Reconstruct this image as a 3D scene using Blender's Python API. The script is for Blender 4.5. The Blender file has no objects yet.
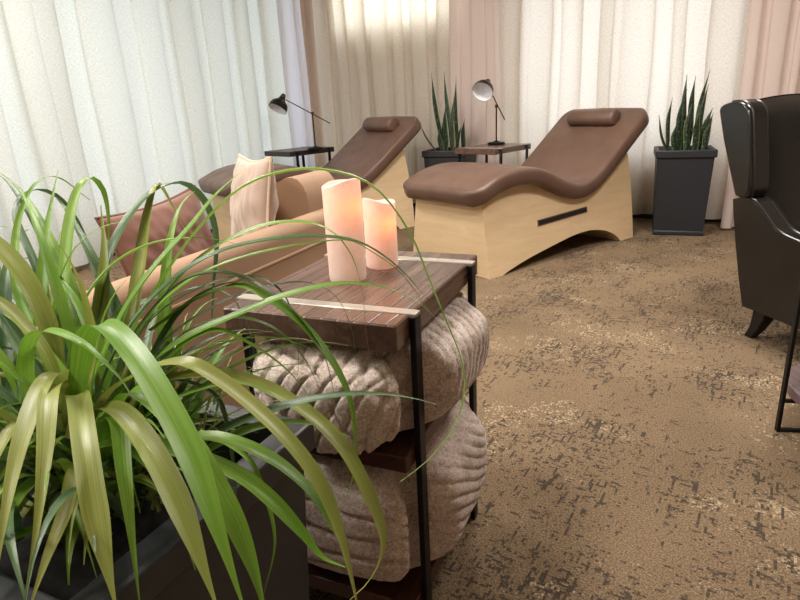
import bpy, bmesh, math, random
from math import sin, cos, pi, radians
from mathutils import Vector, Matrix
random.seed(7)
SC = bpy.context.scene
COL = SC.collection

# ------------------------------------------------------------------ materials
def lin(h):
    h = h.lstrip('#')
    v = [int(h[i:i+2], 16)/255 for i in (0, 2, 4)]
    return tuple((c/12.92 if c <= .04045 else ((c+.055)/1.055)**2.4) for c in v) + (1,)

class NT:
    def __init__(s, name):
        s.m = bpy.data.materials.new(name); s.m.use_nodes = True
        s.t = s.m.node_tree; s.t.nodes.clear()
        s.out = s.n('ShaderNodeOutputMaterial')
    def n(s, typ, **kw):
        nd = s.t.nodes.new(typ)
        for k, v in kw.items():
            if k.startswith('i_'):
                key = k[2:]
                key = int(key) if key.isdigit() else key.replace('_', ' ')
                nd.inputs[key].default_value = v
            else: setattr(nd, k, v)
        return nd
    def l(s, a, b): s.t.links.new(a, b)
    def coord(s, which='Object', scale=(1,1,1), rot=(0,0,0)):
        tc = s.n('ShaderNodeTexCoord'); mp = s.n('ShaderNodeMapping')
        mp.inputs['Scale'].default_value = scale; mp.inputs['Rotation'].default_value = rot
        s.l(tc.outputs[which], mp.inputs['Vector']); return mp.outputs['Vector']
    def noise(s, vec, scale, detail=3, rough=.55, dist=0):
        nd = s.n('ShaderNodeTexNoise'); nd.inputs['Scale'].default_value = scale
        nd.inputs['Detail'].default_value = detail; nd.inputs['Roughness'].default_value = rough
        nd.inputs['Distortion'].default_value = dist
        if vec is not None: s.l(vec, nd.inputs['Vector'])
        return nd.outputs['Fac']
    def ramp(s, fac, stops, interp='LINEAR'):
        r = s.n('ShaderNodeValToRGB'); cr = r.color_ramp; cr.interpolation = interp
        while len(cr.elements) < len(stops): cr.elements.new(.5)
        for e, (p, c) in zip(cr.elements, stops):
            e.position = p; e.color = c if len(c) == 4 else tuple(c)+(1,)
        s.l(fac, r.inputs['Fac']); return r.outputs['Color']
    def math(s, op, a, b=None, clamp=False):
        nd = s.n('ShaderNodeMath', operation=op, use_clamp=clamp)
        for i, v in enumerate((a, b)):
            if v is None: continue
            if isinstance(v, (int, float)): nd.inputs[i].default_value = v
            else: s.l(v, nd.inputs[i])
        return nd.outputs[0]
    def mix(s, fac, a, b, blend='MIX'):
        nd = s.n('ShaderNodeMix', data_type='RGBA', blend_type=blend)
        for i, v in ((0, fac), (6, a), (7, b)):
            if isinstance(v, (int, float, tuple)): nd.inputs[i].default_value = v
            else: s.l(v, nd.inputs[i])
        return nd.outputs[2]
    def bump(s, h, strength=.3, dist=.002):
        b = s.n('ShaderNodeBump'); b.inputs['Strength'].default_value = strength
        b.inputs['Distance'].default_value = dist; s.l(h, b.inputs['Height']); return b.outputs['Normal']
    def pbr(s, col, rough=.5, metal=0, normal=None, **kw):
        p = s.n('ShaderNodeBsdfPrincipled')
        if isinstance(col, tuple): p.inputs['Base Color'].default_value = col
        else: s.l(col, p.inputs['Base Color'])
        if isinstance(rough, (int, float)): p.inputs['Roughness'].default_value = rough
        else: s.l(rough, p.inputs['Roughness'])
        p.inputs['Metallic'].default_value = metal
        if normal is not None: s.l(normal, p.inputs['Normal'])
        for k, v in kw.items(): p.inputs[k.replace('_', ' ')].default_value = v
        return p
    def done(s, sh):
        s.l(sh.outputs[0] if hasattr(sh, 'outputs') else sh, s.out.inputs['Surface']); return s.m

def mat_simple(name, col, rough=.5, metal=0, var=.08, nscale=30, bump=0, bscale=200, **kw):
    t = NT(name); v = t.coord()
    n = t.noise(v, nscale, 4)
    c = lin(col)
    d = tuple(x*(1-var*2) for x in c[:3]) + (1,); e = tuple(min(1, x*(1+var*2)) for x in c[:3]) + (1,)
    cc = t.ramp(n, [(.3, d), (.7, e)])
    nm = t.bump(t.noise(v, bscale, 3), bump, .001) if bump else None
    return t.done(t.pbr(cc, rough, metal, nm, **kw))

M = {}
def leather(name, col, rough, bump=.15, nscale=6):
    t = NT(name); v = t.coord()
    c = lin(col)
    n = t.noise(v, nscale, 3)
    cc = t.ramp(n, [(.3, tuple(x*.85 for x in c[:3])+(1,)), (.7, tuple(x*1.12 for x in c[:3])+(1,))])
    vor = t.n('ShaderNodeTexVoronoi', feature='DISTANCE_TO_EDGE'); vor.inputs['Scale'].default_value = 320
    t.l(v, vor.inputs['Vector'])
    wr = t.noise(v, 14, 5, .6, .8)
    h = t.math('ADD', t.math('MULTIPLY', vor.outputs['Distance'], .5), t.math('MULTIPLY', wr, 1.5))
    rr = t.ramp(t.noise(v, 9, 4), [(.3, (rough*.8,)*3), (.7, (rough*1.2,)*3)])
    return t.done(t.pbr(cc, rr, 0, t.bump(h, bump, .004)))
M['pad'] = leather('brown vinyl', '#61493D', .42, .10)
M['black_leather'] = leather('black leather', '#1C1B19', .17, .10)
M['piping'] = mat_simple('black piping', '#181717', .3)
M['chair_leg'] = mat_simple('black painted wood', '#0E0D0C', .4)

# birch plywood of the lounger bases
t = NT('birch plywood'); v = t.coord('Object', (1, 1, 6))
n1 = t.noise(v, 3.2, 6, .6, .6); n2 = t.noise(t.coord('Object', (3, 3, 40)), 6, 4, .6)
cc = t.mix(.25, t.ramp(n1, [(.25, lin('#CFB28A')), (.55, lin('#DCC19A')), (.8, lin('#E6D0AE'))]),
           t.ramp(n2, [(.3, lin('#D0B389')), (.7, lin('#E6CFAB'))]))
M['birch'] = t.done(t.pbr(cc, .42))
M['slot'] = mat_simple('black slot', '#0B0A0A', .5)
M['slot_rim'] = mat_simple('slot trim', '#5A4A3B', .5)

# rough sawn table wood
def wood(name, dark, mid, light, rough, axis=1):
    t = NT(name)
    sc = [26, 26, 26]; sc[axis] = 1.6
    v = t.coord('Object', tuple(sc))
    n = t.noise(v, 1.0, 6, .62, 1.1)
    fine = t.noise(t.coord('Object', tuple(x*5 for x in sc)), 1, 4, .6)
    big = t.noise(t.coord('Object', (7, 1.2, 7) if axis == 1 else (1.2, 7, 7)), 1, 2)
    f = t.math('ADD', t.math('MULTIPLY', n, .75), t.math('MULTIPLY', fine, .25))
    cc = t.ramp(f, [(.33, lin(dark)), (.5, lin(mid)), (.68, lin(light))])
    cc = t.mix(.5, cc, t.ramp(big, [(.35, lin(dark)), (.65, lin(light))]), 'MULTIPLY') if False else t.mix(.3, cc, t.ramp(big, [(.4, lin(dark)), (.62, lin(light))]))
    # saw grooves
    w = t.n('ShaderNodeTexWave', wave_type='BANDS', bands_direction='X' if axis == 1 else 'Y')
    w.inputs['Scale'].default_value = 9.5; w.inputs['Distortion'].default_value = 2.5; w.inputs['Detail'].default_value = 2
    w.inputs['Detail Scale'].default_value = .6
    t.l(t.coord(), w.inputs['Vector'])
    g = t.ramp(w.outputs['Fac'], [(.0, (0, 0, 0)), (.10, (1, 1, 1))])
    gn = t.n('ShaderNodeNewGeometry'); sz = t.n('ShaderNodeSeparateXYZ'); t.l(gn.outputs['Normal'], sz.inputs[0])
    up = t.math('GREATER_THAN', sz.outputs['Z'], .5)
    g = t.math('SUBTRACT', 1, t.math('MULTIPLY', t.math('SUBTRACT', 1, g), up))
    cc = t.mix(t.math('MULTIPLY', t.math('SUBTRACT', 1, g), .36), cc, lin('#2A1B16'))
    h = t.math('ADD', t.math('MULTIPLY', g, .8), t.math('MULTIPLY', f, .7))
    return t.done(t.pbr(cc, rough, 0, t.bump(h, .35, .0025)))
M['wood'] = wood('rough sawn wood', '#3E2B25', '#5E473C', '#7D6456', .25)
M['wood_dark'] = wood('dark stained wood', '#1E1714', '#2C221D', '#3B2F28', .35)
M['wood_grey'] = wood('weathered wood', '#4A423F', '#6E625C', '#8B8078', .5)
M['wood_shelf'] = wood('dark red wood', '#2A1713', '#43241C', '#573227', .4)
M['disc_wood'] = wood('plum wood', '#5B4A4A', '#6B5A5B', '#7A6868', .35)
M['iron'] = mat_simple('black iron', '#17181A', .45, .6, .1)
M['bar'] = mat_simple('brushed bar', '#B0A79B', .35, .4, .05)
M['dark_metal'] = mat_simple('dark bronze metal', '#24231F', .35, .8)
M['brass'] = mat_simple('aged brass', '#5E513A', .3, .9)
M['shade_in'] = mat_simple('white shade lining', '#E4E6EA', .5, 0, .02)
M['planter'] = mat_simple('charcoal planter', '#222429', .5, 0, .06, 60, .12, 500)
M['tub'] = mat_simple('matt charcoal tub', '#2A2C30', .42, 0, .08, 120, .15, 500)
M['planter_rim'] = mat_simple('charcoal planter rim', '#4C4D50', .55, 0, .08, 90, .2, 400)
M['soil'] = mat_simple('dark soil', '#15110E', .9, 0, .3, 90, .8, 120)

# ponytail leaves
def leafmat(name, a, b, c):
    t = NT(name); tc = t.n('ShaderNodeTexCoord')
    mp = t.n('ShaderNodeMapping'); mp.inputs['Scale'].default_value = (26, .35, 1); t.l(tc.outputs['UV'], mp.inputs['Vector'])
    n = t.noise(mp.outputs['Vector'], 1, 3, .6)
    n2 = t.noise(t.coord('Object'), 5, 2)
    f = t.math('ADD', t.math('MULTIPLY', n, .5), t.math('MULTIPLY', n2, .5))
    cc = t.ramp(f, [(.35, lin(a)), (.5, lin(b)), (.66, lin(c))])
    p = t.pbr(cc, .36, 0, t.bump(n, .25, .001)); p.inputs['Specular IOR Level'].default_value = .6
    tr = t.n('ShaderNodeBsdfTranslucent'); t.l(cc, tr.inputs['Color'])
    mx = t.n('ShaderNodeMixShader'); mx.inputs[0].default_value = .28
    t.l(p.outputs[0], mx.inputs[1]); t.l(tr.outputs[0], mx.inputs[2])
    return t.done(mx)
LEAF = [leafmat('olive leaf', '#727D32', '#8F9848', '#ACAD66'), leafmat('green leaf', '#54801F', '#739B32', '#98B455'),
        leafmat('deep leaf', '#2C4726', '#456338', '#6B8358')]
M['dry_leaf'] = mat_simple('dry leaf', '#8A5D2E', .7, 0, .2, 60)

# snake plant
t = NT('snake plant leaf'); tc = t.n('ShaderNodeTexCoord'); sp = t.n('ShaderNodeSeparateXYZ'); t.l(tc.outputs['UV'], sp.inputs[0])
mp = t.n('ShaderNodeMapping'); mp.inputs['Scale'].default_value = (2.2, 26, 1); t.l(tc.outputs['UV'], mp.inputs['Vector'])
n = t.noise(mp.outputs['Vector'], 1, 3, .6, .6)
cc = t.ramp(n, [(.38, lin('#101F16')), (.52, lin('#1F3425')), (.68, lin('#5D6F58'))])
edge = t.math('ABSOLUTE', t.math('SUBTRACT', sp.outputs['X'], .5))
e = t.ramp(edge, [(.40, (0, 0, 0)), (.46, (1, 1, 1))])
cc = t.mix(t.math('MULTIPLY', e, .45), cc, lin('#8C9A55'))
M['snake'] = t.done(t.pbr(cc, .4))

# carpet
t = NT('distressed carpet')
ROOM = radians(-32.26)
v0 = t.coord('Object')
snap = t.n('ShaderNodeVectorMath', operation='SNAP'); snap.inputs[1].default_value = (.0065, .0065, .0065); t.l(v0, snap.inputs[0])
jit = t.noise(v0, 140, 2)
va = t.n('ShaderNodeMapping'); va.inputs['Scale'].default_value = (80, 13, 1); t.l(snap.outputs[0], va.inputs['Vector'])
vb = t.n('ShaderNodeMapping'); vb.inputs['Scale'].default_value = (24, 78, 1); vb.inputs['Location'].default_value = (3.3, 7.1, 0); t.l(snap.outputs[0], vb.inputs['Vector'])
na = t.noise(va.outputs[0], 1, 3, .65, 1.0); nb = t.noise(vb.outputs[0], 1, 3, .65, 1.0)
vm = t.n('ShaderNodeMapping'); vm.inputs['Scale'].default_value = (3.4, 1.9, 1); t.l(v0, vm.inputs['Vector'])
mk = t.noise(vm.outputs[0], 1, 3, .6)
vm2 = t.n('ShaderNodeMapping'); vm2.inputs['Scale'].default_value = (2.3, 3.8, 1); vm2.inputs['Location'].default_value = (9, 4, 0); t.l(v0, vm2.inputs['Vector'])
mk2 = t.noise(vm2.outputs[0], 1, 3, .6)
mx = t.math('MAXIMUM', na, nb)
dk = t.math('ADD', mx, t.math('MULTIPLY', t.math('SUBTRACT', mk, .5), .42))
dk = t.math('ADD', dk, t.math('MULTIPLY', t.math('SUBTRACT', jit, .5), .14))
darkmask = t.ramp(dk, [(.590, (0, 0, 0)), (.630, (1, 1, 1))])
band = t.ramp(dk, [(.535, (0, 0, 0)), (.56, (1, 1, 1)), (.578, (1, 1, 1)), (.59, (0, 0, 0))])
lightmask = t.math('MULTIPLY', band, t.ramp(t.math('ADD', mk2, t.math('MULTIPLY', t.math('SUBTRACT', jit, .5), .5)), [(.56, (0, 0, 0)), (.62, (1, 1, 1))]))
tuft = t.noise(v0, 210, 4, .75)
mid = t.noise(v0, 2.2, 3)
base = t.ramp(t.math('ADD', t.math('MULTIPLY', tuft, .85), t.math('MULTIPLY', mid, .15)), [(.36, lin('#4B3E31')), (.5, lin('#76634E')), (.64, lin('#9B8669'))])
cc = t.mix(t.math('MULTIPLY', lightmask, .75), base, lin('#BFAC90'))
cc = t.mix(t.math('MULTIPLY', darkmask, .85), cc, t.ramp(tuft, [(.35, lin('#2B2724')), (.65, lin('#4A4139'))]))
h = t.math('ADD', t.math('MULTIPLY', tuft, .5), t.math('SUBTRACT', t.math('MULTIPLY', lightmask, .4), t.math('MULTIPLY', darkmask, .7)))
p = t.pbr(cc, .95, 0, t.bump(h, .6, .004)); p.inputs['Specular IOR Level'].default_value = .15
M['carpet'] = t.done(p)

# curtains
def curtainmat(name, col, transl, weave=.5, through=0.0):
    t = NT(name); v = t.coord('UV')
    a = t.n('ShaderNodeMapping'); a.inputs['Scale'].default_value = (260, 60, 1); t.l(v, a.inputs['Vector'])
    b = t.n('ShaderNodeMapping'); b.inputs['Scale'].default_value = (50, 300, 1); t.l(v, b.inputs['Vector'])
    n = t.math('MULTIPLY', t.math('ADD', t.noise(a.outputs[0], 1, 3, .7), t.noise(b.outputs[0], 1, 3, .7)), .5)
    c = lin(col)
    cc = t.ramp(n, [(.36, tuple(x*(1-weave*.5) for x in c[:3])+(1,)), (.62, tuple(min(1, x*(1+weave*.28)) for x in c[:3])+(1,))])
    d = t.n('ShaderNodeBsdfDiffuse'); t.l(cc, d.inputs['Color'])
    tr = t.n('ShaderNodeBsdfTranslucent'); t.l(cc, tr.inputs['Color'])
    mx = t.n('ShaderNodeMixShader'); mx.inputs[0].default_value = transl
    t.l(d.outputs[0], mx.inputs[1]); t.l(tr.outputs[0], mx.inputs[2])
    return t.done(mx)
M['sheer'] = curtainmat('cream linen sheer', '#ECE7DD', .55)
M['sheer_cool'] = curtainmat('pale linen sheer', '#E6E8E2', .55)
M['drape'] = curtainmat('pale pink drape', '#EADCD6', .40, .15)
M['drape_white'] = curtainmat('white drape', '#E4E2EA', .55, .15)
M['wall'] = mat_simple('beige wall paint', '#D8C6B6', .8, 0, .02, 4)
M['ceiling'] = mat_simple('white ceiling paint', '#DCD6CC', .85, 0, .02, 4)
M['base'] = mat_simple('black vinyl baseboard', '#141312', .5)
M['wframe'] = mat_simple('white window frame', '#C9C6C0', .5)
t = NT('window glass'); tr = t.n('ShaderNodeBsdfTransparent'); gl = t.n('ShaderNodeBsdfGlossy'); gl.inputs['Roughness'].default_value = .02
mx = t.n('ShaderNodeMixShader'); mx.inputs[0].default_value = .06; t.l(tr.outputs[0], mx.inputs[1]); t.l(gl.outputs[0], mx.inputs[2])
M['glass'] = t.done(mx)

# fabrics
def fabric(name, col, rough=.85, sc=300, sheen=.2, var=.1):
    t = NT(name); v = t.coord(); c = lin(col)
    n = t.noise(v, sc, 3, .6); n2 = t.noise(v, 5, 3)
    cc = t.ramp(t.math('ADD', t.math('MULTIPLY', n, .5), t.math('MULTIPLY', n2, .5)), [(.35, tuple(x*(1-var) for x in c[:3])+(1,)), (.65, tuple(min(1, x*(1+var)) for x in c[:3])+(1,))])
    p = t.pbr(cc, rough, 0, t.bump(t.math('ADD', n, t.math('MULTIPLY', t.noise(v, 18, 3, .6, .6), 2.)), .25, .002))
    p.inputs['Sheen Weight'].default_value = sheen
    return t.done(p)
M['sofa'] = fabric('tan upholstery', '#99795D', .7, 260, .1)
M['pillow_beige'] = fabric('beige pillow cloth', '#B09A8A', .6, 240, .3)
M['pillow_brown'] = fabric('russet pillow cloth', '#6E4838', .7, 240, .2)
M['welt'] = fabric('pale welt', '#D8BFA4', .6, 240, .2)
t = NT('plush throw'); v = t.coord()
n = t.noise(v, 150, 5, .8, .8); n2 = t.noise(v, 11, 3)
cc = t.ramp(t.math('ADD', t.math('MULTIPLY', n, .7), t.math('MULTIPLY', n2, .3)), [(.36, lin('#85746A')), (.48, lin('#C6B2A6')), (.60, lin('#EFE3DA'))])
p = t.pbr(cc, .9, 0, t.bump(t.math('ADD', n, t.noise(v, 320, 3, .7)), .6, .003)); p.inputs['Sheen Weight'].default_value = .5; p.inputs['Sheen Roughness'].default_value = .4
M['throw'] = t.done(p)

# wax shells of the LED candles: thin translucent wall, the light sits inside
t = NT('ivory wax'); v = t.coord(); c = t.ramp(t.noise(v, 40, 2), [(.3, lin('#F0E4DC')), (.7, lin('#FAF1EA'))])
d = t.pbr(c, .45); tr = t.n('ShaderNodeBsdfTranslucent'); t.l(c, tr.inputs['Color'])
mx = t.n('ShaderNodeMixShader'); mx.inputs[0].default_value = .44; t.l(d.outputs[0], mx.inputs[1]); t.l(tr.outputs[0], mx.inputs[2])
M['wax'] = t.done(mx)

# ------------------------------------------------------------------ mesh tools
def link(o, parent=None):
    COL.objects.link(o)
    if parent is not None: o.parent = parent
    return o
def mesh_obj(name, bm, mat, parent=None, smooth=True, angle=40):
    bmesh.ops.recalc_face_normals(bm, faces=bm.faces[:])
    me = bpy.data.meshes.new(name); bm.to_mesh(me); bm.free()
    mats = mat if isinstance(mat, (list, tuple)) else [mat]
    for m in mats: me.materials.append(m)
    if smooth:
        me.shade_smooth()
        try: me.set_sharp_from_angle(angle=radians(angle))
        except Exception: pass
    return link(bpy.data.objects.new(name, me), parent)
def raw_obj(name, verts, faces, mat, parent=None, smooth=True, angle=60, uvs=None, mats_idx=None, recalc=True):
    bm = bmesh.new(); vs = [bm.verts.new(v) for v in verts]
    uvl = bm.loops.layers.uv.new('UVMap') if uvs else None
    for i, f in enumerate(faces):
        try: fc = bm.faces.new([vs[k] for k in f])
        except ValueError: continue
        if uvs:
            for lp, k in zip(fc.loops, f): lp[uvl].uv = uvs[k]
        if mats_idx: fc.material_index = mats_idx[i]
    if recalc: return mesh_obj(name, bm, mat, parent, smooth, angle)
    me = bpy.data.meshes.new(name); bm.to_mesh(me); bm.free()
    for m in (mat if isinstance(mat, (list, tuple)) else [mat]): me.materials.append(m)
    if smooth: me.shade_smooth()
    return link(bpy.data.objects.new(name, me), parent)
def thing(name, label, cat, loc=(0,0,0), rz=0, group=None):
    o = bpy.data.objects.new(name, None); o.empty_display_size = .1
    o.location = loc; o.rotation_euler = (0, 0, rz); link(o)
    return tag(o, label, cat, group)
def tag(o, label, cat, group=None):
    o['label'] = label; o['category'] = cat
    if group: o['group'] = group
    return o
def struct(o):
    o['kind'] = 'structure'; return o
def copy_tree(o, parent=None):
    c = o.copy(); link(c, parent)
    c.parent = parent
    for ch in list(o.children): copy_tree(ch, c)
    return c

def box(bm, x0, x1, y0, y1, z0, z1, bev=0, seg=2):
    r = bmesh.ops.create_cube(bm, size=1)
    vs = r['verts']
    for v in vs:
        v.co = Vector(((x0+x1)/2+v.co.x*(x1-x0), (y0+y1)/2+v.co.y*(y1-y0), (z0+z1)/2+v.co.z*(z1-z0)))
    if bev:
        es = list({e for v in vs for e in v.link_edges})
        bmesh.ops.bevel(bm, geom=es, offset=bev, segments=seg, profile=.5, affect='EDGES')
def box_obj(name, dims, mat, parent=None, bev=.003, seg=2):
    bm = bmesh.new(); box(bm, *dims, bev=bev, seg=seg)
    return mesh_obj(name, bm, mat, parent)

def catmull(pts, n):
    pts = [Vector(p) for p in pts]; P = [pts[0]*2-pts[1]] + pts + [pts[-1]*2-pts[-2]]
    L = [0]
    for a, b in zip(pts, pts[1:]): L.append(L[-1]+(b-a).length)
    out = []
    for k in range(n+1):
        s = L[-1]*k/n
        i = 0
        while i < len(pts)-2 and L[i+1] < s: i += 1
        u = (s-L[i])/max(1e-9, L[i+1]-L[i])
        p0, p1, p2, p3 = P[i], P[i+1], P[i+2], P[i+3]
        out.append(.5*((2*p1)+(p2-p0)*u+(2*p0-5*p1+4*p2-p3)*u*u+(3*p1-p0-3*p2+p3)*u**3))
    return out
def tube(bm, pts, r, seg=8, caps=True):
    pts = [Vector(p) for p in pts]; rings = []
    prev = None
    for i, p in enumerate(pts):
        tn = (pts[min(i+1, len(pts)-1)]-pts[max(i-1, 0)]).normalized()
        if prev is None:
            prev = tn.orthogonal().normalized()
        nrm = (prev - tn*prev.dot(tn)).normalized(); prev = nrm
        bn = tn.cross(nrm); rr = r[i] if isinstance(r, (list, tuple)) else r
        rings.append([bm.verts.new(p+(nrm*cos(2*pi*k/seg)+bn*sin(2*pi*k/seg))*rr) for k in range(seg)])
    for a, b in zip(rings, rings[1:]):
        for k in range(seg): bm.faces.new((a[k], a[(k+1) % seg], b[(k+1) % seg], b[k]))
    if caps: bm.faces.new(rings[0][::-1]); bm.faces.new(rings[-1])
def tube_obj(name, pts, r, mat, parent=None, seg=8):
    bm = bmesh.new(); tube(bm, pts, r, seg); return mesh_obj(name, bm, mat, parent)
def lathe(bm, prof, seg=32, M4=None):
    rings = []
    for r, z in prof:
        if r < 1e-6: rings.append([bm.verts.new((0, 0, z))])
        else: rings.append([bm.verts.new((r*cos(2*pi*k/seg), r*sin(2*pi*k/seg), z)) for k in range(seg)])
    for a, b in zip(rings, rings[1:]):
        for k in range(seg):
            k2 = (k+1) % seg
            if len(a) == 1 and len(b) == 1: continue
            if len(a) == 1: bm.faces.new((a[0], b[k2], b[k]))
            elif len(b) == 1: bm.faces.new((a[k], a[k2], b[0]))
            else: bm.faces.new((a[k], a[k2], b[k2], b[k]))
    if M4 is not None:
        bmesh.ops.transform(bm, matrix=M4, verts=[v for r in rings for v in r])
def lathe_obj(name, prof, mat, parent=None, seg=32, M4=None, angle=35):
    bm = bmesh.new(); lathe(bm, prof, seg, M4); return mesh_obj(name, bm, mat, parent, angle=angle)
def prism(bm, poly, fn):
    """poly: outline (u,z); fn(u,z,side) -> 3D point for side -1/+1"""
    A = [bm.verts.new(fn(u, z, -1)) for u, z in poly]; B = [bm.verts.new(fn(u, z, 1)) for u, z in poly]
    n = len(poly)
    fa = bm.faces.new(A); fb = bm.faces.new(B[::-1])
    sides = [bm.faces.new((A[i], B[i], B[(i+1) % n], A[(i+1) % n])) for i in range(n)]
    bmesh.ops.triangulate(bm, faces=[fa, fb])
def smoothstep(a, b, x):
    u = max(0, min(1, (x-a)/(b-a))); return u*u*(3-2*u)
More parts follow.
